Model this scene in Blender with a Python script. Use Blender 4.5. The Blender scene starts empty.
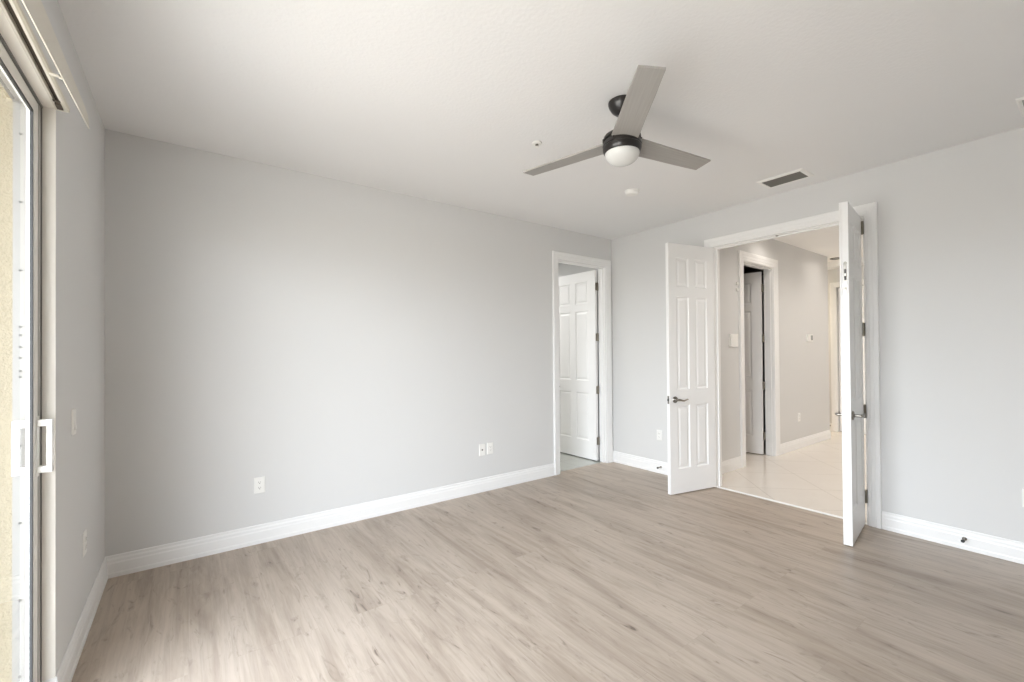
import bpy, bmesh, math, random
from mathutils import Vector, Matrix

# ------------------------------------------------------------------ camera, world, lamps, exposure
SC = bpy.context.scene
COL = SC.collection
SC.view_settings.view_transform = 'Standard'
SC.view_settings.look = 'None'
SC.view_settings.gamma = 1.0
SC.view_settings.use_curve_mapping = False
SC.view_settings.exposure = 0.0
SC.cycles.use_denoising = True
SC.cycles.max_bounces = 14
SC.cycles.diffuse_bounces = 10
SC.cycles.transparent_max_bounces = 16
SC.cycles.sample_clamp_indirect = 6.0
SC.cycles.caustics_reflective = False
SC.cycles.caustics_refractive = False

EYE = 1.44
YAW, PITCH, ROLL = 0.6377, 0.0083, -0.0080
def camera():
    s, c = math.sin(YAW), math.cos(YAW)
    F = Vector((s, c, 0)); R = Vector((c, -s, 0)); U = Vector((0, 0, 1))
    F2 = F*math.cos(PITCH) + U*math.sin(PITCH); U2 = U*math.cos(PITCH) - F*math.sin(PITCH)
    R3 = R*math.cos(ROLL) + U2*math.sin(ROLL); U3 = U2*math.cos(ROLL) - R*math.sin(ROLL)
    cd = bpy.data.cameras.new('camera'); co = bpy.data.objects.new('camera', cd); COL.objects.link(co)
    cd.sensor_fit = 'HORIZONTAL'; cd.sensor_width = 36.0
    cd.lens = 438.8/1024*36.0
    cd.shift_x = -0.9/1024; cd.shift_y = 8.12/1024
    cd.clip_start = 0.02
    m = Matrix((R3, U3, -F2)).transposed().to_4x4(); m.translation = (0, 0, EYE)
    co.matrix_world = m
    SC.camera = co
camera()

def world():
    w = bpy.data.worlds.new('daylight'); SC.world = w; w.use_nodes = True
    nt = w.node_tree; nt.nodes.clear()
    out = nt.nodes.new('ShaderNodeOutputWorld'); bg = nt.nodes.new('ShaderNodeBackground')
    tc = nt.nodes.new('ShaderNodeTexCoord'); sp = nt.nodes.new('ShaderNodeSeparateXYZ')
    mr = nt.nodes.new('ShaderNodeMapRange'); cr = nt.nodes.new('ShaderNodeValToRGB')
    mr.inputs['From Min'].default_value = -1; mr.inputs['From Max'].default_value = 1
    e = cr.color_ramp.elements
    e[0].position = 0.0; e[0].color = (0.78, 0.715, 0.63, 1)
    e[1].position = 1.0; e[1].color = (0.9, 1.05, 1.3, 1)
    a = cr.color_ramp.elements.new(0.49); a.color = (0.68, 0.67, 0.65, 1)
    b = cr.color_ramp.elements.new(0.51); b.color = (1.47, 1.54, 1.63, 1)
    nt.links.new(tc.outputs['Generated'], sp.inputs[0]); nt.links.new(sp.outputs['Z'], mr.inputs['Value'])
    nt.links.new(mr.outputs[0], cr.inputs[0]); nt.links.new(cr.outputs[0], bg.inputs['Color'])
    bg.inputs['Strength'].default_value = WORLD_STRENGTH
    nt.links.new(bg.outputs[0], out.inputs['Surface'])
WORLD_STRENGTH = 12.8
world()

def area_lamp(name, loc, rot, sx, sy, energy, color=(1, 1, 1), portal=False, spread=math.pi):
    l = bpy.data.lights.new(name, 'AREA'); l.shape = 'RECTANGLE'; l.size = sx; l.size_y = sy
    l.energy = energy; l.color = color; l.spread = spread
    if portal: l.cycles.is_portal = True
    o = bpy.data.objects.new(name, l); COL.objects.link(o); o.location = loc; o.rotation_euler = rot
    return o
# room numbers
XL, XR, YB, H, YN = -0.4335, 4.497, 3.870, 2.923, -2.2
WT = 0.115                      # wall thickness
SL0, SL1, SLZ = 0.05, 2.55, 2.455   # sliding door opening in the left wall
DR0, DR1, DZ = 1.18, 2.47, 2.545     # double door opening in the right wall
DB0, DB1 = 3.548, 4.370              # passage door opening in the back wall
HY, HX1, HH = 2.70, 8.45, 2.975      # hall side wall, its end, hall ceiling
HD0, HD1 = 5.615, 6.44               # closet door opening in the hall wall
EX = 9.20                            # end wall of the hall
HYN = 0.75                           # other side of the hall
area_lamp('sky_portal', (-0.56, (SL0+SL1)/2, SLZ/2), (0, -math.pi/2, 0), SLZ, SL1-SL0, 1, portal=True)
# recessed lamps of the hall, and added fill for the room behind the back wall
def can_lamp(name, loc, energy, color):
    l = bpy.data.lights.new(name, 'AREA'); l.shape = 'DISK'; l.size = 0.12; l.energy = energy; l.color = color; l.spread = math.radians(150)
    o = bpy.data.objects.new(name, l); COL.objects.link(o); o.location = loc
    return o
WARM, CREAM = (1.0, 0.92, 0.85), (1.0, 0.84, 0.62)
CANS = [(6.05, 2.34, 2.2, WARM), (7.88, 2.28, 2.2, WARM), (5.30, 1.40, 11, WARM), (8.70, 4.00, 24, CREAM), (7.0, 1.40, 11, WARM), (8.5, 1.40, 10, WARM)]  # weak pair throws the wall scallops; other WARM ones are unseen added fill
for x, y, w, tint in CANS:
    can_lamp('hall_lamp', (x, y, HH-0.008), w, tint)
area_lamp('bath_fill', (3.2, 5.6, 2.75), (0, 0, 0), 1.2, 1.2, 40, (1.0, 0.98, 0.95))  # unseen panel added in place of that room's daylight

# ------------------------------------------------------------------ materials
def lin(c):
    return tuple((v/255/12.92 if v/255 <= 0.04045 else ((v/255+0.055)/1.055)**2.4) for v in c)
def mat(name, rgb, rough=0.5, metal=0.0, bump=None, spec=0.5, emit=None, mottle=None):
    m = bpy.data.materials.new(name); m.use_nodes = True
    nt = m.node_tree; b = nt.nodes['Principled BSDF']
    col = (*rgb, 1)
    b.inputs['Base Color'].default_value = col
    b.inputs['Roughness'].default_value = rough; b.inputs['Metallic'].default_value = metal
    b.inputs['Specular IOR Level'].default_value = spec
    if emit:
        b.inputs['Emission Color'].default_value = (*emit[0], 1); b.inputs['Emission Strength'].default_value = emit[1]
    tc = nt.nodes.new('ShaderNodeTexCoord')
    if bump:
        n = nt.nodes.new('ShaderNodeTexNoise'); n.inputs['Scale'].default_value = bump[0]; n.inputs['Detail'].default_value = 3
        bp = nt.nodes.new('ShaderNodeBump'); bp.inputs['Strength'].default_value = bump[1]; bp.inputs['Distance'].default_value = bump[2]
        nt.links.new(tc.outputs['Object'], n.inputs['Vector']); nt.links.new(n.outputs['Fac'], bp.inputs['Height'])
        nt.links.new(bp.outputs[0], b.inputs['Normal'])
    if mottle:
        n = nt.nodes.new('ShaderNodeTexNoise'); n.inputs['Scale'].default_value = mottle[0]; n.inputs['Detail'].default_value = 4
        mx = nt.nodes.new('ShaderNodeMix'); mx.data_type = 'RGBA'
        mx.inputs[6].default_value = tuple(v*(1-mottle[1]) for v in rgb)+(1,); mx.inputs[7].default_value = tuple(min(1, v*(1+mottle[1])) for v in rgb)+(1,)
        nt.links.new(tc.outputs['Object'], n.inputs['Vector']); nt.links.new(n.outputs['Fac'], mx.inputs[0]); nt.links.new(mx.outputs[2], b.inputs['Base Color'])
    return m
M = {}
M['wall'] = mat('grey_wall_paint', (0.675, 0.675, 0.67), 0.75, bump=(260, 0.10, 0.002), spec=0.3)
M['ceiling'] = mat('textured_ceiling_paint', (0.815, 0.815, 0.815), 0.9, bump=(55, 0.26, 0.006), spec=0.2)
M['ceiling_hall'] = mat('lightened_hall_ceiling_paint', (0.90, 0.885, 0.865), 0.9, bump=(55, 0.2, 0.006), spec=0.2)  # lightened copy of the ceiling paint, to brighten the hall ceiling
M['trim'] = mat('white_trim_enamel', (0.85, 0.85, 0.845), 0.32, bump=(35, 0.02, 0.002))
M['door'] = mat('white_door_enamel', (0.86, 0.86, 0.855), 0.36, bump=(45, 0.02, 0.002))
M['plastic'] = mat('white_plastic', (0.84, 0.835, 0.81), 0.35, mottle=(8, 0.02))
M['slot'] = mat('dark_slot_plastic', (0.16, 0.15, 0.14), 0.5, mottle=(20, 0.1))
M['vinyl'] = mat('white_vinyl_frame', (0.82, 0.81, 0.78), 0.35, mottle=(6, 0.02))
M['reveal'] = mat('cream_reveal_paint', (0.86, 0.83, 0.77), 0.5, bump=(120, 0.05, 0.001))
M['groove_grey'] = mat('grey_groove_strip', (0.42, 0.42, 0.41), 0.6, mottle=(20, 0.05))  # grey that paints the shaded groove of the sash stile
M['jambwhite'] = mat('darkened_white_frame', (0.17, 0.165, 0.155), 0.5, mottle=(6, 0.03))  # white frame darkened so outdoor daylight does not blow it out
M['gasket'] = mat('grey_rubber_gasket', (0.03, 0.03, 0.03), 0.6, mottle=(30, 0.1))
M['nickel'] = mat('satin_nickel', (0.27, 0.255, 0.23), 0.30, 1.0, mottle=(25, 0.08))
M['hinge'] = mat('satin_nickel_hinge', (0.24, 0.22, 0.18), 0.38, 1.0, mottle=(25, 0.1))
M['bronze'] = mat('black_bronze_metal', (0.016, 0.014, 0.013), 0.30, 0.0, mottle=(12, 0.15), spec=0.6)
M['globe'] = mat('opal_glass', (0.70, 0.705, 0.69), 0.25, mottle=(5, 0.01))
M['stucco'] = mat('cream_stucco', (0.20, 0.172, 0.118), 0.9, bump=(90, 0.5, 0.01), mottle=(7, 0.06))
M['concrete'] = mat('lanai_concrete', (0.62, 0.555, 0.47), 0.8, bump=(70, 0.3, 0.004), mottle=(3, 0.08))
M['vinyl_cream'] = mat('cream_vinyl_track', (0.66, 0.63, 0.56), 0.4, mottle=(6, 0.02))
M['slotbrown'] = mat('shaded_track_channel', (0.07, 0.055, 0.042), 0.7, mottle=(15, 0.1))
M['louver'] = mat('grey_louver_metal', (0.15, 0.145, 0.13), 0.5, mottle=(10, 0.05))
M['louver_pale'] = mat('pale_louver_metal', (0.40, 0.40, 0.385), 0.5, mottle=(10, 0.04))
M['duct_shade'] = mat('duct_shade_paint', (0.05, 0.05, 0.045), 0.8, mottle=(10, 0.1))
M['rubber'] = mat('dark_rubber', (0.05, 0.05, 0.05), 0.6, mottle=(30, 0.1))
M['lcd'] = mat('grey_display', (0.33, 0.34, 0.33), 0.25, mottle=(30, 0.05))
M['lampdisc'] = mat('lamp_lens', (0.9, 0.88, 0.84), 0.4, emit=((1.0, 0.88, 0.74), 6.0), mottle=(10, 0.01))
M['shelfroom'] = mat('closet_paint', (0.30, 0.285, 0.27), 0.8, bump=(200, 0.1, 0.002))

def wood_floor():
    m = bpy.data.materials.new('greige_plank_floor'); m.use_nodes = True
    nt = m.node_tree; N = nt.nodes; L = nt.links; b = N['Principled BSDF']
    tc = N.new('ShaderNodeTexCoord'); sp = N.new('ShaderNodeSeparateXYZ'); cb = N.new('ShaderNodeCombineXYZ')
    L.new(tc.outputs['Object'], sp.inputs[0]); L.new(sp.outputs['Y'], cb.inputs['X']); L.new(sp.outputs['X'], cb.inputs['Y'])
    br = N.new('ShaderNodeTexBrick'); L.new(cb.outputs[0], br.inputs['Vector'])
    br.offset = 0.37; br.offset_frequency = 3
    br.inputs['Scale'].default_value = 1.0; br.inputs['Brick Width'].default_value = 1.24; br.inputs['Row Height'].default_value = 0.184
    br.inputs['Mortar Size'].default_value = 0.0011; br.inputs['Mortar Smooth'].default_value = 0.3; br.inputs['Bias'].default_value = 0.0
    br.inputs['Color1'].default_value = (0, 0, 0, 1); br.inputs['Color2'].default_value = (1, 1, 1, 1); br.inputs['Mortar'].default_value = (0.5, 0.5, 0.5, 1)
    rnd = N.new('ShaderNodeSeparateColor'); L.new(br.outputs['Color'], rnd.inputs[0])
    # per-plank shift of the grain
    def grain(sx, sy, scale, detail, rough, dist, seed, shift):
        mp = N.new('ShaderNodeCombineXYZ')
        mx = N.new('ShaderNodeMath'); mx.operation = 'MULTIPLY'; mx.inputs[1].default_value = sx; L.new(sp.outputs['X'], mx.inputs[0])
        my = N.new('ShaderNodeMath'); my.operation = 'MULTIPLY'; my.inputs[1].default_value = sy; L.new(sp.outputs['Y'], my.inputs[0])
        mz = N.new('ShaderNodeMath'); mz.operation = 'MULTIPLY_ADD'; mz.inputs[1].default_value = shift; mz.inputs[2].default_value = seed; L.new(rnd.outputs[0], mz.inputs[0])
        L.new(mx.outputs[0], mp.inputs[0]); L.new(my.outputs[0], mp.inputs[1]); L.new(mz.outputs[0], mp.inputs[2])
        n = N.new('ShaderNodeTexNoise'); n.inputs['Scale'].default_value = scale; n.inputs['Detail'].default_value = detail
        n.inputs['Roughness'].default_value = rough; n.inputs['Distortion'].default_value = dist
        L.new(mp.outputs[0], n.inputs['Vector']); return n.outputs['Fac']
    broad = grain(6.0, 0.75, 1.0, 5, 0.60, 0.9, 7.3, 0.45)
    fine = grain(48.0, 2.4, 1.0, 5, 0.65, 0.6, 9.0, 1.6)
    knot = grain(15.0, 3.6, 1.0, 4, 0.6, 2.0, 17.0, 5.0)
    def ramp(src, stops):
        r = N.new('ShaderNodeValToRGB'); L.new(src, r.inputs[0]); e = r.color_ramp.elements
        e[0].position, e[0].color = stops[0][0], (*stops[0][1], 1); e[1].position, e[1].color = stops[-1][0], (*stops[-1][1], 1)
        for p, c in stops[1:-1]:
            q = e.new(p); q.color = (*c, 1)
        return r.outputs[0]
    base = ramp(broad, [(0.30, (0.31, 0.247, 0.192)), (0.43, (0.39, 0.320, 0.258)), (0.55, (0.455, 0.380, 0.312)), (0.75, (0.49, 0.412, 0.342))])
    finec = ramp(fine, [(0.25, (0.80, 0.79, 0.78)), (0.55, (1.0, 1.0, 1.0)), (0.8, (1.06, 1.06, 1.06))])
    knotc = ramp(knot, [(0.25, (0.42, 0.39, 0.37)), (0.335, (0.82, 0.81, 0.80)), (0.43, (1, 1, 1))])
    plank = ramp(rnd.outputs[0], [(0.0, (0.985, 0.985, 0.985)), (1.0, (1.015, 1.015, 1.01))])
    def mul(a, c):
        x = N.new('ShaderNodeMix'); x.data_type = 'RGBA'; x.blend_type = 'MULTIPLY'; x.inputs[0].default_value = 1.0
        L.new(a, x.inputs[6]); L.new(c, x.inputs[7]); return x.outputs[2]
    col = mul(mul(mul(base, finec), knotc), plank)
    seam = N.new('ShaderNodeMix'); seam.data_type = 'RGBA'; seam.blend_type = 'MULTIPLY'
    sm = N.new('ShaderNodeMath'); sm.operation = 'MULTIPLY'; sm.inputs[1].default_value = 0.16
    L.new(br.outputs['Fac'], sm.inputs[0]); L.new(sm.outputs[0], seam.inputs[0]); L.new(col, seam.inputs[6]); seam.inputs[7].default_value = (0.45, 0.42, 0.40, 1)
    L.new(seam.outputs[2], b.inputs['Base Color'])
    b.inputs['Roughness'].default_value = 0.36; b.inputs['Specular IOR Level'].default_value = 0.4
    bp = N.new('ShaderNodeBump'); bp.inputs['Strength'].default_value = 0.12; bp.inputs['Distance'].default_value = 0.002
    L.new(fine, bp.inputs['Height']); L.new(bp.outputs[0], b.inputs['Normal'])
    return m
M['floor'] = wood_floor()

def tile_floor(name, c1, c2, grout, size, rot, rough):
    m = bpy.data.materials.new(name); m.use_nodes = True
    nt = m.node_tree; N = nt.nodes; L = nt.links; b = N['Principled BSDF']
    tc = N.new('ShaderNodeTexCoord'); mp = N.new('ShaderNodeMapping'); mp.inputs['Rotation'].default_value = (0, 0, rot)
    L.new(tc.outputs['Object'], mp.inputs['Vector'])
    br = N.new('ShaderNodeTexBrick'); br.offset = 0.0; L.new(mp.outputs[0], br.inputs['Vector'])
    br.inputs['Scale'].default_value = 1; br.inputs['Brick Width'].default_value = size; br.inputs['Row Height'].default_value = size
    br.inputs['Mortar Size'].default_value = 0.003
    n = N.new('ShaderNodeTexNoise'); n.inputs['Scale'].default_value = 2.3; n.inputs['Detail'].default_value = 6; n.inputs['Distortion'].default_value = 1.5
    L.new(tc.outputs['Object'], n.inputs['Vector'])
    mx = N.new('ShaderNodeMix'); mx.data_type = 'RGBA'; L.new(n.outputs['Fac'], mx.inputs[0]); mx.inputs[6].default_value = (*c1, 1); mx.inputs[7].default_value = (*c2, 1)
    fm = N.new('ShaderNodeMix'); fm.data_type = 'RGBA'; L.new(br.outputs['Fac'], fm.inputs[0]); L.new(mx.outputs[2], fm.inputs[6]); fm.inputs[7].default_value = (*grout, 1)
    L.new(fm.outputs[2], b.inputs['Base Color']); b.inputs['Roughness'].default_value = rough
    return m
M['tile'] = tile_floor('cream_stone_tile', (0.72, 0.665, 0.60), (0.78, 0.73, 0.67), (0.55, 0.50, 0.44), 0.62, math.radians(45), 0.16)
M['bathtile'] = tile_floor('grey_stone_tile', (0.42, 0.43, 0.40), (0.50, 0.51, 0.48), (0.36, 0.36, 0.34), 0.33, 0.0, 0.22)

def glass_mat():
    m = bpy.data.materials.new('clear_glass'); m.use_nodes = True
    nt = m.node_tree; N = nt.nodes; L = nt.links; N.clear()
    out = N.new('ShaderNodeOutputMaterial'); mx = N.new('ShaderNodeMixShader'); tr = N.new('ShaderNodeBsdfTransparent'); gl = N.new('ShaderNodeBsdfGlossy'); fr = N.new('ShaderNodeFresnel')
    tr.inputs['Color'].default_value = (0.97, 0.98, 0.97, 1); gl.inputs['Roughness'].default_value = 0.0; fr.inputs['IOR'].default_value = 1.45
    L.new(fr.outputs[0], mx.inputs[0]); L.new(tr.outputs[0], mx.inputs[1]); L.new(gl.outputs[0], mx.inputs[2]); L.new(mx.outputs[0], out.inputs['Surface'])
    return m
M['glass'] = glass_mat()

def blade_mat():
    m = mat('grey_wood_blade', lin((150, 145, 139)), 0.5)
    nt = m.node_tree; N = nt.nodes; L = nt.links; b = N['Principled BSDF']; tc = N.new('ShaderNodeTexCoord'); mp = N.new('ShaderNodeMapping')
    mp.inputs['Scale'].default_value = (3, 120, 20); n = N.new('ShaderNodeTexNoise'); n.inputs['Detail'].default_value = 3; n.inputs['Scale'].default_value = 1
    r = N.new('ShaderNodeValToRGB'); r.color_ramp.elements[0].position = 0.3; r.color_ramp.elements[1].position = 0.7
    r.color_ramp.elements[0].color = (0.33, 0.315, 0.295, 1); r.color_ramp.elements[1].color = (0.375, 0.36, 0.34, 1)
    L.new(tc.outputs['Object'], mp.inputs[0]); L.new(mp.outputs[0], n.inputs['Vector']); L.new(n.outputs['Fac'], r.inputs[0]); L.new(r.outputs[0], b.inputs['Base Color'])
    return m
M['blade'] = blade_mat()

# ------------------------------------------------------------------ mesh helpers
class MB:
    def __init__(s): s.v = []; s.f = []
    def add(s, vs, fs):
        n = len(s.v); s.v += [tuple(v) for v in vs]; s.f += [tuple(i+n for i in f) for f in fs]; return s
    def box(s, x0, y0, z0, x1, y1, z1):
        vs = [(x0, y0, z0), (x1, y0, z0), (x1, y1, z0), (x0, y1, z0), (x0, y0, z1), (x1, y0, z1), (x1, y1, z1), (x0, y1, z1)]
        return s.add(vs, [(0, 3, 2, 1), (4, 5, 6, 7), (0, 1, 5, 4), (1, 2, 6, 5), (2, 3, 7, 6), (3, 0, 4, 7)])
    def rings(s, rings, close=True, cap0=True, cap1=True):
        n = len(rings[0]); vs = [v for r in rings for v in r]; fs = []
        for i in range(len(rings)-1):
            for j in range(n if close else n-1):
                k = (j+1) % n; fs.append((i*n+j, i*n+k, (i+1)*n+k, (i+1)*n+j))
        if cap0: fs.append(tuple(range(n-1, -1, -1)))
        if cap1: fs.append(tuple((len(rings)-1)*n+j for j in range(n)))
        return s.add(vs, fs)
    def lathe(s, prof, seg=32, c=(0, 0, 0), axis='z'):
        rs = []
        for r, h in prof:
            ring = []
            for j in range(seg):
                a = 2*math.pi*j/seg; p = (r*math.cos(a), r*math.sin(a), h)
                if axis == 'x': p = (p[2], p[0], p[1])
                if axis == 'y': p = (p[1], p[2], p[0])
                ring.append((c[0]+p[0], c[1]+p[1], c[2]+p[2]))
            rs.append(ring)
        return s.rings(rs)
    def tube(s, pts, rad, seg=12, flat=1.0):
        pts = [Vector(p) for p in pts]; rs = []
        if not hasattr(rad, '__len__'): rad = [rad]*len(pts)
        for i, p in enumerate(pts):
            t = (pts[min(i+1, len(pts)-1)]-pts[max(i-1, 0)]).normalized()
            u = Vector((0, 0, 1)) if abs(t.z) < 0.9 else Vector((1, 0, 0))
            a = t.cross(u).normalized(); b = a.cross(t).normalized()
            rs.append([p+a*math.cos(2*math.pi*j/seg)*rad[i]*flat+b*math.sin(2*math.pi*j/seg)*rad[i] for j in range(seg)])
        return s.rings(rs)
    def build(s, name, m, parent=None, bevel=None, smooth=False, loc=None, rotz=0, kind=None, label=None):
        me = bpy.data.meshes.new(name); me.from_pydata([tuple(v) for v in s.v], [], s.f); me.validate()
        bm = bmesh.new(); bm.from_mesh(me); bmesh.ops.recalc_face_normals(bm, faces=bm.faces); bm.to_mesh(me); bm.free()
        me.materials.append(m)
        o = bpy.data.objects.new(name, me); COL.objects.link(o)
        if parent: o.parent = parent
        if loc: o.location = loc
        if rotz: o.rotation_euler = (0, 0, rotz)
        if bevel:
            b = o.modifiers.new('bevel', 'BEVEL'); b.width = bevel; b.segments = 2; b.limit_method = 'ANGLE'
        if smooth:
            for p in me.polygons: p.use_smooth = True
            try: me.set_sharp_from_angle(angle=math.radians(38))
            except Exception: pass
        if kind: o['kind'] = kind
        if label: o['label'] = label
        return o
def struct(o, label, cat):
    o['kind'] = 'structure'; o['label'] = label; o['category'] = cat; return o
def tag(o, label, cat, group=None):
    o['label'] = label; o['category'] = cat
    if group: o['group'] = group
    return o
def empty(name, loc, rot=(0, 0, 0)):
    o = bpy.data.objects.new(name, None); COL.objects.link(o); o.location = loc; o.rotation_euler = rot; o.empty_display_size = 0.1; return o
def copy_tree(o, parent=None):
    c = o.copy(); COL.objects.link(c)
    if parent: c.parent = parent
    for ch in list(o.children): copy_tree(ch, c)
    return c

# ------------------------------------------------------------------ room shell
struct(MB().box(XL-WT, YN, -0.12, XR+0.02, YB+0.06, 0).build('floor', M['floor']), 'greige wood plank floor of the empty room', 'floor')
struct(MB().box(XL-WT, YN-WT, H, XR+WT, YB+WT, H+0.12).build('ceiling', M['ceiling']), 'white textured ceiling carrying the fan', 'ceiling')
b = MB(); b.box(XL-WT, YN, 0, XL, SL0, H); b.box(XL-WT, SL0, SLZ, XL, SL1, H); b.box(XL-WT, SL1, 0, XL, YB+WT, H)
struct(b.build('wall_left', M['wall']), 'grey wall on the left with the sliding glass door', 'wall')
b = MB(); b.box(XL, YB, 0, DB0, YB+WT, H); b.box(DB0, YB, DZ, DB1, YB+WT, H); b.box(DB1, YB, 0, XR, YB+WT, H)
struct(b.build('wall_back', M['wall']), 'long light grey wall facing the camera', 'wall')
b = MB(); b.box(XR, YN, 0, XR+WT, DR0, H); b.box(XR, DR0, DZ, XR+WT, DR1, H); b.box(XR, DR1, 0, XR+WT, YB+WT, H)
struct(b.build('wall_right', M['wall']), 'light grey wall on the right with the double doorway', 'wall')
struct(MB().box(XL-WT, YN-WT, 0, XR+WT, YN, H).build('wall_front', M['wall']), 'grey wall behind the camera', 'wall')

# baseboards ------------------------------------------------------
BP = [(0, 0), (0.017, 0), (0.017, 0.024), (0.0135, 0.032), (0.0135, 0.088), (0.0105, 0.096), (0.0105, 0.112), (0.0065, 0.122), (0.0065, 0.136), (0.003, 0.141), (0, 0.141)]
def sweep_base(b, path, n_in, closed=False):
    """path: list of (x,y) along the wall foot; n_in: per vertex mitred inward offset direction"""
    rs = [[(x+nx*u, y+ny*u, z) for u, z in BP] for (x, y), (nx, ny) in zip(path, n_in)]
    b.rings(rs)
b = MB(); sweep_base(b, [(XL-0.038, SL1), (XL, SL1), (XL, YB)], [(0, -1), (1, -1), (1, -1)])
struct(b.build('baseboard_left', M['trim']), 'white stepped baseboard along the left wall', 'baseboard')
b = MB(); sweep_base(b, [(XL, YB), (DB0-0.095, YB)], [(1, -1), (0, -1)]); 
b2 = MB(); sweep_base(b2, [(DB1+0.091, YB), (XR, YB)], [(0, -1), (-1, -1)]); b.add(b2.v, b2.f)
struct(b.build('baseboard_back', M['trim']), 'long white stepped baseboard along the back wall', 'baseboard')
b = MB(); sweep_base(b, [(XR, YB), (XR, DR1+0.095)], [(-1, -1), (-1, 0)])
b2 = MB(); sweep_base(b2, [(XR, DR0-0.095), (XR, YN)], [(-1, 0), (-1, 0)]); b.add(b2.v, b2.f)
struct(b.build('baseboard_right', M['trim']), 'white stepped baseboard along the right wall', 'baseboard')

# casings and jambs -------------------------------------------------
CP = [(0.005, 0), (0.005, 0.010), (0.012, 0.014), (0.030, 0.014), (0.034, 0.018), (0.058, 0.018), (0.064, 0.022), (0.086, 0.024), (0.093, 0.020), (0.093, 0)]
def casing(a0, a1, zt, wall, out, axis, name, label, scale=1.0, cat='door frame'):
    """three mitred sides round an opening a0..a1 along axis ('x' wall runs along x), sticking out along `out`"""
    pr = [(u*scale, w) for u, w in CP]
    def P(a, w, z): return (a, wall+out*w, z) if axis == 'x' else (wall+out*w, a, z)
    rs = [[P(a0-u, w, 0) for u, w in pr], [P(a0-u, w, zt+u) for u, w in pr], [P(a1+u, w, zt+u) for u, w in pr], [P(a1+u, w, 0) for u, w in pr]]
    o = MB().rings(rs).build(name, M['trim']); struct(o, label, cat); return o
def jamb(a0, a1, zt, wall, out, axis, parent, stop_at):
    """lining of the opening through the wall, with its door stop"""
    t = 0.004; d0, d1 = wall+out*0.001, wall-out*(WT+0.001)
    lo, hi = min(d0, d1), max(d0, d1)
    b = MB()
    def B(a, c, z0, z1, q0=lo, q1=hi):
        if axis == 'x': b.box(a, q0, z0, c, q1, z1)
        else: b.box(q0, a, z0, q1, c, z1)
    B(a0-0.0, a0+t, 0, zt); B(a1-t, a1, 0, zt); B(a0+t, a1-t, zt-t, zt)
    s0, s1 = stop_at
    B(a0+t, a0+t+0.011, 0, zt-t, s0, s1); B(a1-t-0.011, a1-t, 0, zt-t, s0, s1); B(a0+t+0.011, a1-t-0.011, zt-t-0.011, zt-t, s0, s1)
    return b.build('jamb', M['trim'], parent)
t1 = casing(DR0, DR1, DZ, XR, -1, 'y', 'trim_1', 'wide white moulded frame of the double doorway')
jamb(DR0, DR1, DZ, XR, -1, 'y', t1, (XR+0.048, XR+0.085))
b = MB(); b.lathe([(0.012, 0), (0.012, -0.006), (0.005, -0.010)], 12, (XR+0.028, (DR0+DR1)/2+0.03, DZ-0.004)); b.build('ball_catch', M['nickel'], t1, smooth=True, label='small metal catch under the head')
t2 = casing(DB0, DB1, DZ, YB, -1, 'x', 'trim_2', 'white moulded frame of the doorway in the back corner')
jamb(DB0, DB1, DZ, YB, -1, 'x', t2, (YB+0.03, YB+0.066))
t3 = casing(HD0, HD1, 2.565, HY, -1, 'x', 'trim_3', 'white moulded frame of the closet doorway in the hall', 1.32)
jamb(HD0, HD1, 2.565, HY, -1, 'x', t3, (HY+0.03, HY+0.066))
struct(MB().box(XR-0.004, DR0+0.004, -0.01, XR+0.030, DR1-0.004, 0.006).build('trim_4', M['trim']), 'thin white threshold strip between plank floor and tile', 'threshold')

# ------------------------------------------------------------------ hall and the rooms beyond
struct(MB().box(XR+0.02, -0.3, -0.12, EX+0.1, 4.6, -0.001).build('floor_hall', M['tile']), 'polished cream stone tile floor of the hall', 'floor')
b = MB(); b.box(XR+WT, HY, 0, HD0, HY+WT, HH); b.box(HD0, HY, 2.565, HD1, HY+WT, HH); b.box(HD1, HY, 0, HX1, HY+WT, HH); b.box(HX1-WT, HY+WT, 0, HX1, 4.6, HH)
struct(b.build('wall_hall', M['wall']), 'grey hall wall with the closet door, seen through the double doorway', 'wall')
b = MB(); b.box(XR+WT, HYN-WT, 0, EX+WT, HYN, HH)
struct(b.build('wall_hall_side', M['wall']), 'grey hall wall hidden behind the right door', 'wall')
b = MB(); b.box(EX, HYN, 0, EX+WT, 1.90, HH); b.box(EX, 1.90, DZ, EX+WT, 2.81, HH); b.box(EX, 2.81, 0, EX+WT, 4.6, HH); b.box(EX+0.100, 1.90, -0.01, EX+WT, 2.81, DZ)  # last box is unseen backing added to block sky leaks round the door
struct(b.build('wall_hall_end', M['wall']), 'warm lit wall at the far end of the hall', 'wall')
struct(MB().box(HX1, 4.55, 0, EX, 4.65, HH).build('wall_hall_return', M['wall']), 'grey wall closing the side passage', 'wall')
struct(MB().box(XR+WT, HYN-WT, HH, EX+WT, 4.65, HH+0.1).build('ceiling_hall', M['ceiling_hall']), 'white hall ceiling with recessed lights', 'ceiling')
struct(MB().box(EX-0.26, HYN, 2.875, EX, 4.55, HH).build('trim_5', M['trim']), 'pale dropped beam under the ceiling at the hall end', 'beam')
t6 = casing(1.90, 2.81, DZ, EX, -1, 'y', 'trim_6', 'white frame of the door at the far hall end')
b = MB(); 
b = MB(); b.rings([[(x, HY-u, z) for u, z in BP] for x in (XR+WT, HD0-0.124)]); b2 = MB(); b2.rings([[(x, HY-u, z) for u, z in BP] for x in (HD1+0.124, HX1)]); b.add(b2.v, b2.f)
struct(b.build('baseboard_hall', M['trim']), 'white stepped baseboard along the hall wall', 'baseboard')
b = MB(); b.rings([[(EX-u, y, z) for u, z in BP] for y in (2.905, 4.55)])
struct(b.build('baseboard_hall_end', M['trim']), 'white baseboard at the hall end', 'baseboard')
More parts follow.
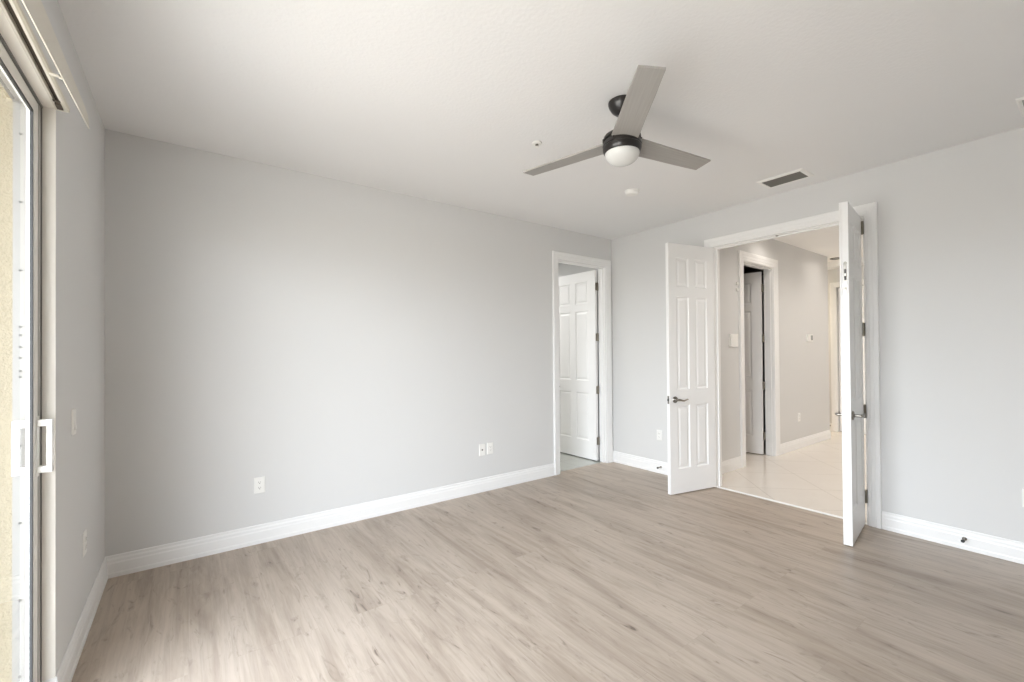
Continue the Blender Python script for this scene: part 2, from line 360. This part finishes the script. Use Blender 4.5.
# closet behind the hall wall
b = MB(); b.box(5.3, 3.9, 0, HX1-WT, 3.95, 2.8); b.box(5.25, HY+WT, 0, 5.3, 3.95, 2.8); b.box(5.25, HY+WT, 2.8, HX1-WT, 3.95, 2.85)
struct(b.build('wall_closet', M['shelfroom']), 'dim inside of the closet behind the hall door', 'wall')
# room behind the back wall
struct(MB().box(1.6, YB+0.06, -0.12, XR+0.4, 7.0, -0.002).build('floor_bath', M['bathtile']), 'grey stone tile floor behind the corner doorway', 'floor')
b = MB(); b.box(1.6, 7.0, 0, XR+0.5, 7.1, 2.85); b.box(1.5, YB+WT, 0, 1.6, 7.1, 2.85); b.box(4.425, YB+WT+0.0, 0, 4.525, 7.0, 2.85)  # last wall set close to the open door to darken the hinge gap
struct(b.build('wall_bath', M['wall']), 'grey wall of the room behind the corner doorway', 'wall')
struct(MB().box(1.5, YB+WT, 2.85, XR+0.5, 7.1, 2.95).build('ceiling_bath', M['ceiling']), 'ceiling of the room behind the corner doorway', 'ceiling')

# ------------------------------------------------------------------ panelled doors
def door_mesh(w, h, t, xs, zs):
    """raised panel slab: x 0..w, y 0..t, z 0..h; xs, zs: panel spans"""
    bx = sorted({0, w, *[v for s in xs for v in s]}); bz = sorted({0, h, *[v for s in zs for v in s]})
    b = MB()
    for y, sg in ((0, 1), (t, -1)):
        for i in range(len(bx)-1):
            for k in range(len(bz)-1):
                x0, x1, z0, z1 = bx[i], bx[i+1], bz[k], bz[k+1]
                pan = any(abs(s[0]-x0) < 1e-6 and abs(s[1]-x1) < 1e-6 for s in xs) and any(abs(s[0]-z0) < 1e-6 and abs(s[1]-z1) < 1e-6 for s in zs)
                def R(d, q): return [(x0+d, y+sg*q, z0+d), (x1-d, y+sg*q, z0+d), (x1-d, y+sg*q, z1-d), (x0+d, y+sg*q, z1-d)]
                if pan:
                    b.rings([R(0, 0), R(0.004, 0.005), R(0.012, 0.009), R(0.022, 0.009), R(0.040, 0.003)], cap0=False, cap1=True)
                else:
                    b.add(R(0, 0), [(0, 1, 2, 3)])
    for i in range(len(bx)-1):
        for z in (0, h): b.add([(bx[i], 0, z), (bx[i+1], 0, z), (bx[i+1], t, z), (bx[i], t, z)], [(0, 1, 2, 3)])
    for k in range(len(bz)-1):
        for x in (0, w): b.add([(x, 0, bz[k]), (x, 0, bz[k+1]), (x, t, bz[k+1]), (x, t, bz[k])], [(0, 1, 2, 3)])
    return b
def weld(o):
    bm = bmesh.new(); bm.from_mesh(o.data); bmesh.ops.remove_doubles(bm, verts=bm.verts, dist=1e-5); bmesh.ops.recalc_face_normals(bm, faces=bm.faces); bm.to_mesh(o.data); bm.free()
def lever_pts(d, s):
    """lever along +x*d from the spindle, standing s*0.05 off the face"""
    return [(0, s*0.004, 0), (0, s*0.030, 0), (0, s*0.048, 0), (d*0.012, s*0.056, 0.001), (d*0.035, s*0.056, -0.004), (d*0.060, s*0.056, -0.009), (d*0.085, s*0.056, -0.003), (d*0.105, s*0.056, 0.004), (d*0.122, s*0.054, 0.001)]
def lever(parent, x, z, y, s, d):
    b = MB(); b.tube(lever_pts(d, s), [0.011, 0.010, 0.011, 0.011, 0.010, 0.009, 0.008, 0.007, 0.004], 12)
    o = b.build('lever_handle', M['nickel'], parent, smooth=True, label='satin nickel wave lever', loc=(x, y, z))
    b = MB(); b.lathe([(0.033, 0), (0.033, s*0.004), (0.029, s*0.009), (0.016, s*0.011), (0.013, s*0.016)], 24, axis='y'); b.build('rosette', M['nickel'], o, smooth=True)
    return o
HZ = (2.40, 1.62, 0.935, 0.245)
def hinge(parent, x, y, z, leaf):
    b = MB(); b.lathe([(0.004, -0.056), (0.0105, -0.052), (0.0105, 0.052), (0.004, 0.056)], 12)
    for dx, dy in leaf:
        x0, x1 = sorted((0, dx)); y0, y1 = sorted((0, dy)); b.box(x0-0.0012, y0-0.0012, -0.05, x1+0.0012, y1+0.0012, 0.05)
    return b.build('hinge', M['hinge'], parent, loc=(x, y, z), smooth=True, label='satin nickel butt hinge')
DW, DH, DT = 0.628, 2.522, 0.038
NX = [(0.105, 0.272), (0.360, 0.527)]; NZ = [(0.245, 0.885), (1.045, 1.985), (2.085, 2.380)]
# left leaf: hinged at DR1, swung into the room; its hall face turned to the camera
a = math.radians(180-12.2)
o = door_mesh(DW, DH, DT, NX, NZ).build('door_1', M['door'], loc=(4.488, 2.498, 0.010), rotz=a); weld(o)
struct(o, 'white six panel door leaf swung open at the left of the double doorway', 'door')
lever(o, DW-0.070, 0.945, DT, 1, -1); lever(o, DW-0.070, 0.945, 0, -1, -1)
b = MB(); b.box(DW-0.001, 0.008, 0.905, DW+0.0015, DT-0.008, 0.985); b.build('latch_plate', M['nickel'], o)
b = MB(); b.box(DW, 0.014, 0.934, DW+0.010, DT-0.014, 0.956); b.build('latch_bolt', M['rubber'], o)
for z in (2.30, 1.62, 0.935, 0.245): hinge(o, 0.0, -0.006, z, [(0.0, 0.036)])
# right leaf: hinged at DR0, its room face turned to the camera
DW = 0.597; DT = 0.042
a = math.radians(180+7.8)
o = door_mesh(DW, DH, DT, NX, NZ).build('door_2', M['door'], loc=(4.474, 1.233, 0.010), rotz=a); weld(o)
struct(o, 'white six panel door leaf seen almost edge on at the right of the double doorway', 'door')
lever(o, DW-0.070, 0.945, DT, 1, -1); lever(o, DW-0.070, 0.945, 0, -1, -1)
b = MB(); b.box(DW-0.001, 0.008, 0.885, DW+0.0015, DT-0.008, 0.985); b.build('latch_plate', M['nickel'], o)
b = MB()
zc = 1.975
b.box(DW-0.001, 0.010, zc-0.095, DW+0.002, DT-0.010, zc+0.095); b.lathe([(0.011, 0), (0.011, 0.002)], 16, (DW, DT/2, zc+0.095), 'x'); b.lathe([(0.011, 0), (0.011, 0.002)], 16, (DW, DT/2, zc-0.095), 'x')
fb = b.build('flush_bolt', M['nickel'], o)
b = MB(); b.box(DW+0.0015, 0.015, zc-0.03, DW+0.003, DT-0.015, zc+0.05); b.build('finger_recess', M['rubber'], fb)
b = MB(); b.box(DW+0.0025, 0.016, zc+0.0, DW+0.008, DT-0.016, zc+0.018); b.build('slide_lever', M['plastic'], fb)
b = MB(); b.box(DW-0.030, -0.012, 0, DW+0.004, 0.0005, DH); b.build('astragal', M['door'], o, bevel=0.002)
for z in (2.44, 1.60, 0.925, 0.225): hinge(o, -0.004, DT+0.006, z, [(0.0, -0.034), (-0.026, 0.0)])
# corner door: hinged on the right jamb, swung into the next room
WX = [(0.125, 0.355), (0.450, 0.680)]
a = math.radians(91.9)
BWD = 0.805
o = door_mesh(BWD, DH-0.01, DT, WX, NZ).build('door_3', M['door'], loc=(4.358, 4.000, 0.012), rotz=a); weld(o)
struct(o, 'white six panel door opened away through the doorway in the back corner', 'door')
lever(o, BWD-0.07, 0.945, DT, 1, -1); lever(o, BWD-0.07, 0.945, 0, -1, -1)
for z in (2.295, 1.625, 0.928, 0.255): hinge(o, -0.004, -0.002, z, [(0.0, 0.036), (-0.012, -0.030)])
# closet door in the hall
o = door_mesh(0.80, DH, DT, WX, NZ).build('door_4', M['door'], loc=(6.412, 2.832, 0.012), rotz=math.radians(101)); weld(o)
struct(o, 'white panel door standing ajar into the dark closet off the hall', 'door')
lever(o, 0.73, 0.945, DT, 1, -1); lever(o, 0.73, 0.945, 0, -1, -1)
for z in (2.30, 1.60, 0.945, 0.250): hinge(o, -0.006, -0.002, z, [(0.0, 0.036), (-0.012, -0.030)])
# door at the hall end
o = door_mesh(0.895, DH, DT, [(0.13, 0.39), (0.505, 0.765)], NZ).build('door_6', M['door'], loc=(EX+0.05, 2.8025, 0.010), rotz=math.radians(-90)); weld(o)
struct(o, 'cream lit door at the far end of the hall', 'door')
lever(o, 0.82, 0.945, 0, -1, -1)

# ------------------------------------------------------------------ sliding glass door
PX = -0.475                     # room face of the panels
def slider():
    root = empty('door_5', (PX, SL1, 0)); struct(root, 'white framed sliding glass door in the left wall', 'sliding door')
    def B(name, x0, y0, z0, x1, y1, z1, m, **k):
        return MB().box(x0-PX, y0-SL1, z0, x1-PX, y1-SL1, z1).build(name, M[m], root, **k)
    # outer frame behind the reveal
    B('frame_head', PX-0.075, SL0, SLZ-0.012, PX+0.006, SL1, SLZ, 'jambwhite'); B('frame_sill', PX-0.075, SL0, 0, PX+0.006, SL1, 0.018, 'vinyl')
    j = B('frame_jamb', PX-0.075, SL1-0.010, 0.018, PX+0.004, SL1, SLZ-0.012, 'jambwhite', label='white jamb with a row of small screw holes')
    sc = MB()
    for z in (2.32, 2.05, 1.78, 1.557, 1.525, 1.478, 1.435, 1.384, 1.36, 1.09, 0.788, 0.486, 0.19):
        sc.lathe([(0.0045, 0), (0.0045, -0.002)], 10, (-0.054, -0.0105, z), 'y')
    sc.build('screw', M['gasket'], j)
    n = 2; w = (SL1-0.012-SL0-0.01)/n
    for i in range(n):
        y1 = SL1-0.012-i*w; y0 = y1-w-(0.02 if i < n-1 else 0)
        dx = 0.0 if i % 2 == 0 else -0.036
        x1 = PX+dx; x0 = x1-0.021; st = 0.088
        b = MB(); z0, z1 = 0.02, SLZ-0.014
        for (p, q, r, s) in ((y0, y0+st, z0, z1), (y1-st, y1, z0, z1), (y0+st, y1-st, z0, z0+0.09), (y0+st, y1-st, z1-0.05, z1)):
            b.box(x0-PX, p-SL1, r, x1-PX, q-SL1, s)
        sash = b.build('sash', M['vinyl'], root, bevel=0.002)
        g = MB(); e = 0.008
        for (p, q, r, s) in ((y0+st, y0+st+e, z0+0.09, z1-0.05), (y1-st-e, y1-st, z0+0.09, z1-0.05), (y0+st+e, y1-st-e, z0+0.09, z0+0.09+e), (y0+st+e, y1-st-e, z1-0.05-e, z1-0.05)):
            g.box(x1-0.010-PX, p-SL1, r, x1-0.002-PX, q-SL1, s)
        g.build('gasket', M['gasket'], sash)
        pane = MB(); xm = x1-0.007; pane.add([(xm-PX, y0+st-SL1, z0+0.09), (xm-PX, y1-st-SL1, z0+0.09), (xm-PX, y1-st-SL1, z1-0.05), (xm-PX, y0+st-SL1, z1-0.05)], [(0, 1, 2, 3)])
        pane.build('glass_pane', M['glass'], sash)
        if i == 0:
            MB().box(x1-PX-0.001, y1-0.034-SL1, z0, x1-PX+0.0015, y1-0.004-SL1, z1).build('groove_strip', M['groove_grey'], sash)  # flat strip added for the shaded stile groove
            for s_, xx in ((1, x1-PX), (-1, x0-PX)):
                yc = y1-0.045-SL1; h = MB()
                h.rings([[(xx+s_*q, yc+p, z) for p, q in ((-0.012, 0.0), (0.012, 0.0), (0.012, 0.044), (-0.012, 0.044))] for z in (0.985, 1.011)])
                h.rings([[(xx+s_*q, yc+p, z) for p, q in ((-0.012, 0.0), (0.012, 0.0), (0.012, 0.044), (-0.012, 0.044))] for z in (1.166, 1.192)])
                h.box(xx+s_*0.028, yc-0.012, 1.011, xx+s_*0.044, yc+0.012, 1.166)
                h.box(min(xx, xx+s_*0.004), yc-0.016, 0.97, max(xx, xx+s_*0.004), yc+0.016, 1.207)
                h.build('pull_handle', M['plastic'], sash, bevel=0.003)
    t = MB(); t.box(XL-0.001, SL1-0.0005, 0, XL-0.04, SL1-0.004, SLZ)
    return root
slider()
b = MB(); b.box(XL-0.041, SL1-0.004, 0.141, XL+0.0005, SL1-0.0003, SLZ-0.004); b.box(XL-0.041, SL0, SLZ-0.004, XL+0.0005, SL1, SLZ-0.0003)
struct(b.build('trim_7', M['reveal']), 'cream lining of the sliding door recess', 'trim')
# lanai outside
struct(MB().box(-3.4, -3.2, -0.14, XL-WT, 3.3, -0.02).build('floor_lanai', M['concrete']), 'pale concrete balcony floor outside the glass', 'floor')
struct(MB().box(-1.45, -3.2, 2.78, XL-WT, 3.3, 2.9).build('ceiling_lanai_shade', M['stucco']), 'stucco soffit added over the balcony to limit the skylight', 'ceiling')  # overhang depth shaped to limit skylight into the room
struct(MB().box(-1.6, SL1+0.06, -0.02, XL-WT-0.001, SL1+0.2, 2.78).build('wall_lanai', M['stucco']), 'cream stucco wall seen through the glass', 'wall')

# ------------------------------------------------------------------ blind track and valance above the slider
def blind():
    root = empty('blind_headrail', (XL, SL1, 2.47)); tag(root, 'cream headrail of a vertical blind with tilted valance above the sliding glass door', 'blind')
    O = (XL, SL1, 2.47)
    x0, x1, z0, z1 = XL+0.002, XL+0.042, 2.447, 2.468; s0, s1 = XL+0.010, XL+0.028; ya, yb = SL0-0.1, 2.53
    prof = [(x0, z0), (s0, z0), (s0, z0+0.022), (s1, z0+0.022), (s1, z0), (x1-0.006, z0), (x1, z0+0.006), (x1, z1), (x0, z1)]
    MB().rings([[(x-O[0], y-O[1], z-O[2]) for x, z in prof] for y in (ya, yb)]).build('rail', M['vinyl_cream'], root)
    MB().box(s0+0.0005-O[0], ya-O[1], z0+0.016-O[2], s1-0.0005-O[0], yb-0.02-O[1], z0+0.0215-O[2]).build('carrier_channel', M['slotbrown'], root)
    b = MB(); b.box(x0-O[0]-0.0005, yb-O[1]-0.0, z0-0.003-O[2], x1+0.001-O[0], yb+0.006-O[1], z1-O[2]); b.build('end_cap', M['vinyl_cream'], root, bevel=0.001)
    b = MB(); b.box(s0-0.001-O[0], 2.44-O[1], z0-0.004-O[2], s1+0.002-O[0], 2.452-O[1], z0-O[2]); b.box(s0-O[0], 2.47-O[1], z0-0.006-O[2], s1-O[0], 2.515-O[1], z0+0.010-O[2]); b.build('carrier_clip', M['slotbrown'], root, label='dark carrier at the rail end')
    # valance: a thin board, its foot leaning in a little towards the near end
    ys = [SL0-0.1+i*(2.640-(SL0-0.1))/24 for i in range(25)]; rs = []
    for y in ys:
        t_ = (y-1.79)/(2.64-1.79)
        xb = -0.371+0.024*t_ ; xt = -0.354; zt = 2.503; zb = 2.432
        if y > 2.60: zt -= (y-2.60)*0.15
        P = [(xb, zb), (xb+0.004, zb), (xt+0.004, zt), (xt, zt)]
        rs.append([(x-O[0], y-O[1]-(0.012 if (z < 2.45 and y > 2.63) else 0), z-O[2]) for x, z in P])
    MB().rings(rs).build('valance', M['vinyl_cream'], root, smooth=False)
    for y in (2.22, 1.1, 0.3):
        b = MB(); b.box(x1-0.002-O[0], y-0.006-O[1], 2.441-O[2], -0.362-O[0], y+0.006-O[1], 2.446-O[2]); b.box(-0.370-O[0], y-0.006-O[1], 2.437-O[2], -0.362-O[0], y+0.006-O[1], 2.446-O[2]); b.build('valance_clip', M['vinyl_cream'], root)
blind()

# ------------------------------------------------------------------ ceiling fan
def fan():
    fx, fy = 2.067, 1.688
    root = empty('ceiling_fan', (fx, fy, H)); tag(root, 'black ceiling fan with three grey wood blades and a white globe light', 'ceiling fan')
    z = lambda v: v-H
    MB().lathe([(0.070, 0), (0.078, -0.006), (0.078, -0.016), (0.073, -0.034), (0.058, -0.058), (0.038, -0.076), (0.022, -0.084), (0.016, -0.086)], 40).build('canopy', M['bronze'], root, smooth=True)
    MB().lathe([(0.013, -0.08), (0.013, z(2.715))], 16).build('downrod', M['bronze'], root, smooth=True)
    b = MB(); b.lathe([(0.018, z(2.735)), (0.03, z(2.73)), (0.070, z(2.722)), (0.100, z(2.712)), (0.108, z(2.702)), (0.108, z(2.690)), (0.096, z(2.688)), (0.096, z(2.672)), (0.109, z(2.670)), (0.113, z(2.664)), (0.113, z(2.648)), (0.110, z(2.645)), (0.113, z(2.641)), (0.112, z(2.624)), (0.106, z(2.612)), (0.101, z(2.606))], 56)
    b.build('motor_housing', M['bronze'], root, smooth=True, loc=(0, 0, 0.008))
    prof = [(0.098, z(2.612)), (0.100, z(2.603))]
    for i in range(1, 13):
        t = i/12*math.pi/2; prof.append((0.100*math.cos(t) if i < 12 else 0.002, z(2.603)-0.066*math.sin(t)))
    MB().lathe(prof, 48).build('light_globe', M['globe'], root, smooth=True, loc=(0, 0, 0.009))
    pit = math.radians(-7.5)
    bl = MB(); rs = []
    for r, hw in ((0.085, 0.076), (0.13, 0.0755), (0.30, 0.070), (0.5, 0.0670), (0.682, 0.0610), (0.692, 0.0600)):
        ring = []
        for s_, t_ in ((-1, -0.0035), (-0.97, -0.005), (0.97, -0.005), (1, -0.0035), (1, 0.0035), (0.97, 0.005), (-0.97, 0.005), (-1, 0.0035)):
            yy, zz = s_*hw, t_; ring.append((r, yy*math.cos(pit)-zz*math.sin(pit), yy*math.sin(pit)+zz*math.cos(pit)))
        rs.append(ring)
    bl.rings(rs)
    first = None
    for ang in (-130, 104.8, -9.4):
        if first is None:
            o = bl.build('blade', M['blade'], root); first = o
            for sy in (-1, 1):
                MB().box(0.080, sy*0.064-0.005, z(2.664)-z(2.676), 0.092, sy*0.064+0.005, 0.024).build('blade_bracket', M['bronze'], o)
        else:
            o = copy_tree(first, root)
        o.location = (0, 0, z(2.676)); o.rotation_euler = (0, 0, math.radians(ang))
fan()

# ------------------------------------------------------------------ things on the ceiling
def vent(name, x0, x1, y0, y1, fl, label, mlouv, along='y', n=7):
    cx, cy = (x0+x1)/2, (y0+y1)/2; root = empty(name, (cx, cy, H)); tag(root, label, 'air vent')
    a, c = (x1-x0)/2, (y1-y0)/2
    def R(dx, dy, z): return [(-dx, -dy, z), (dx, -dy, z), (dx, dy, z), (-dx, dy, z)]
    MB().rings([R(a+fl, c+fl, 0), R(a+fl, c+fl, -0.004), R(a+fl*0.6, c+fl*0.6, -0.011), R(a, c, -0.011), R(a, c, 0)], cap0=False, cap1=False).build('frame', M['plastic'], root)
    MB().box(-a, -c, -0.0015, a, c, -0.0005).build('duct_shade', M['duct_shade'], root)  # thin dark plate paints the unlit depth behind the louvers
    for i in range(n):
        t = -a+(i+0.5)*2*a/n; w = a/n*0.95; b = MB()
        b.rings([[(t-w, y, -0.003), (t-w+0.002, y, -0.002), (t+w, y, -0.0095), (t+w-0.002, y, -0.0105)] for y in (-c, c)])
        b.build('louver', mlouv, root)
    return root
vent('ceiling_vent', 4.045, 4.228, 1.478, 1.779, 0.030, 'white framed ceiling vent with dark louvers above the double doorway', M['louver'])
vent('ceiling_vent', 3.975, 4.245, -0.06, 0.278, 0.022, 'pale ceiling grille cut by the right edge of the photo', M['louver_pale'])

root = empty('smoke_detector', (3.294, 2.581, H)); tag(root, 'small round white smoke detector on the ceiling beyond the fan', 'smoke detector')
MB().lathe([(0.066, 0), (0.066, -0.008), (0.062, -0.010)], 36).build('base', M['plastic'], root, smooth=True)
MB().lathe([(0.058, -0.010), (0.058, -0.024), (0.050, -0.034), (0.020, -0.038), (0.002, -0.0385)], 36).build('cover', M['plastic'], root, smooth=True)
root = empty('fire_sprinkler', (1.988, 2.377, H)); tag(root, 'small white fire sprinkler head on the ceiling left of the fan', 'sprinkler')
MB().lathe([(0.036, 0), (0.034, -0.005), (0.020, -0.009), (0.012, -0.009)], 28).build('escutcheon', M['plastic'], root, smooth=True)
b = MB(); b.lathe([(0.009, -0.008), (0.009, -0.014), (0.005, -0.017)], 14); b.tube([(-0.010, 0, -0.010), (-0.012, 0, -0.020), (0, 0, -0.027)], 0.0022, 6); b.tube([(0.010, 0, -0.010), (0.012, 0, -0.020), (0, 0, -0.027)], 0.0022, 6)
b.build('nozzle', M['nickel'], root, smooth=True)
MB().lathe([(0.014, -0.027), (0.014, -0.0285), (0.002, -0.029)], 16).build('deflector', M['plastic'], root, smooth=True)

# ------------------------------------------------------------------ wall plates (local: x along wall, y out of wall, z up)
def plate(name, loc, rotz, label, cat, kind, w=0.0745, h=0.122, group=None):
    root = empty(name, loc, (0, 0, rotz)); tag(root, label, cat, group)
    def R(d, y): return [(-w/2+d, y, -h/2+d), (w/2-d, y, -h/2+d), (w/2-d, y, h/2-d), (-w/2+d, y, h/2-d)]
    MB().rings([R(0, 0), R(0, -0.002), R(0.004, -0.006)]).build('cover_plate', M['plastic'], root)
    def screw(z): MB().lathe([(0.003, -0.006), (0.003, -0.0072)], 10, (0, 0, z), 'y').build('screw', M['plastic'], root)
    if kind == 'outlet':
        for s_ in (-1, 1):
            zc = s_*0.0205; ring = []
            for j in range(24):
                t = 2*math.pi*j/24; ring.append((0.0168*math.cos(t), max(-0.0125, min(0.0125, 0.0168*math.sin(t)))))
            f = MB().rings([[(x, y, zc+z) for x, z in ring] for y in (-0.0058, -0.0085)]).build('receptacle', M['plastic'], root)
            b = MB(); b.box(-0.0078, -0.0089, zc-0.001, -0.0054, -0.0084, zc+0.008); b.box(0.0054, -0.0089, zc+0.000, 0.0078, -0.0084, zc+0.0075); b.lathe([(0.0032, -0.0084), (0.0032, -0.0089)], 10, (0, 0, zc-0.0065), 'y')
            b.build('slot', M['slot'], f)
        screw(0)
    elif kind == 'rocker':
        b = MB(); b.rings([[(x, y, z) for y, z in ((-0.0055, -0.034), (-0.011, -0.033), (-0.008, 0.0), (-0.0062, 0.033), (-0.0055, 0.034))] for x in (-0.0165, 0.0165)]); b.build('rocker', M['plastic'], root); screw(0.048); screw(-0.048)
    elif kind == 'coax':
        b = MB(); b.lathe([(0.009, -0.0058), (0.009, -0.009), (0.0048, -0.009), (0.0048, -0.016), (0.003, -0.016)], 16, (0, 0, 0), 'y'); b.build('jack', M['nickel'], root, smooth=True, label='round metal cable jack'); screw(0.042); screw(-0.042)
    elif kind == 'decora':
        b = MB(); b.box(-0.0165, -0.008, -0.034, 0.0165, -0.0055, 0.034); f = b.build('receptacle', M['plastic'], root, bevel=0.001)
        b = MB()
        for zc in (-0.018, 0.018):
            b.box(-0.0078, -0.0086, zc-0.001, -0.0054, -0.0079, zc+0.008); b.box(0.0054, -0.0086, zc, 0.0078, -0.0079, zc+0.0075); b.lathe([(0.003, -0.0079), (0.003, -0.0086)], 10, (0, 0, zc-0.0065), 'y')
        b.build('slot', M['slot'], f)
    return root
q = math.pi/2
plate('wall_outlet', (0.4405, YB, 0.442), 0, 'white duplex outlet alone on the long back wall', 'outlet', 'outlet')
plate('cable_plate', (2.457, YB, 0.434), 0, 'white cable plate with round jack left of the back wall outlet pair', 'wall plate', 'coax')
plate('wall_outlet', (2.557, YB, 0.436), 0, 'white outlet right beside the cable jack plate on the back wall', 'outlet', 'decora')
plate('wall_outlet', (XR, 3.160, 0.447), -q, 'white outlet on the right wall in the corner behind the open left door', 'outlet', 'outlet')
plate('wall_outlet', (XR, 0.306, 0.440), -q, 'white outlet cut by the right edge of the photo above the baseboard', 'outlet', 'outlet')
plate('light_switch', (XL, 2.889, 1.131), q, 'white rocker light switch on the left wall beside the sliding door', 'light switch', 'rocker')
plate('wall_outlet', (XL, 3.161, 0.472), q, 'white outlet low on the left wall near the back corner', 'outlet', 'outlet')
plate('wall_outlet', (7.245, HY, 0.455), 0, 'small white outlet low on the hall wall', 'outlet', 'outlet')
# hall wall devices
root = empty('alarm_keypad', (5.325, HY, 1.568)); tag(root, 'white square keypad on the hall wall left of the closet door', 'keypad')
MB().box(-0.085, -0.028, -0.078, 0.085, 0, 0.078).build('body', M['plastic'], root, bevel=0.004)
MB().box(-0.055, -0.0295, 0.010, 0.055, -0.0278, 0.055).build('display', M['plastic'], root)
root = empty('door_sensor', (5.44, HY, 2.235)); tag(root, 'tiny white two-part sensor at the upper left of the closet door frame', 'sensor')
MB().box(-0.022, -0.020, 0.012, 0.022, 0, 0.055).build('transmitter', M['plastic'], root, bevel=0.005)
MB().box(-0.022, -0.020, -0.055, 0.022, 0, -0.022).build('magnet', M['plastic'], root, bevel=0.005)
root = empty('thermostat', (7.65, HY, 1.63)); tag(root, 'small white thermostat on the hall wall right of the closet door', 'thermostat')
MB().box(-0.10, -0.024, -0.055, 0.10, 0, 0.055).build('body', M['plastic'], root, bevel=0.006)
MB().box(0.0, -0.0255, -0.035, 0.08, -0.0238, 0.040).build('display', M['lcd'], root, label='grey display')

# door stops
def stop(loc, rotz, label, m='nickel'):
    root = empty('door_stop', loc, (0, 0, rotz)); tag(root, label, 'door stop')
    MB().lathe([(0.013, 0), (0.013, -0.003), (0.006, -0.008)], 16, axis='y').build('base', M[m], root, smooth=True)
    MB().lathe([(0.0055, -0.006), (0.0055, -0.058)], 12, axis='y').build('rod', M[m], root, smooth=True)
    MB().lathe([(0.009, -0.056), (0.0105, -0.060), (0.0105, -0.070), (0.007, -0.074)], 16, axis='y').build('tip', M['rubber'], root, smooth=True, label='dark rubber tip')
stop((XR-0.0135, 0.617, 0.078), -q, 'small metal door stop on the baseboard right of the double doors')
stop((XR-0.0135, 3.135, 0.078), -q, 'small metal door stop on the baseboard behind the left door')
stop((EX-0.0135, 2.93, 0.10), -q, 'dark door stop low at the far end of the hall')

# recessed hall lights, with fittings for the added fill lamps
for x, y, w, tint in CANS:
    root = empty('recessed_light', (x, y, HH)); tag(root, 'lit round recessed light in the hall ceiling, some added as fill', 'ceiling light', 'recessed hall lights')
    MB().lathe([(0.085, 0), (0.085, -0.004), (0.070, -0.006), (0.066, -0.002)], 28).build('trim_ring', M['plastic'], root, smooth=True)
    MB().lathe([(0.064, -0.001), (0.064, -0.003), (0.002, -0.0032)], 28).build('lens', M['lampdisc'], root)
root = empty('recessed_light', (8.70, 2.66, HH)); tag(root, 'dark unlit recessed light in the ceiling at the far end of the hall', 'ceiling light')
MB().lathe([(0.085, 0), (0.085, -0.005), (0.070, -0.012), (0.062, -0.003)], 28).build('trim_ring', M['louver'], root, smooth=True)
MB().lathe([(0.062, -0.001), (0.062, -0.003), (0.002, -0.0032)], 28).build('lens', M['louver_pale'], root)
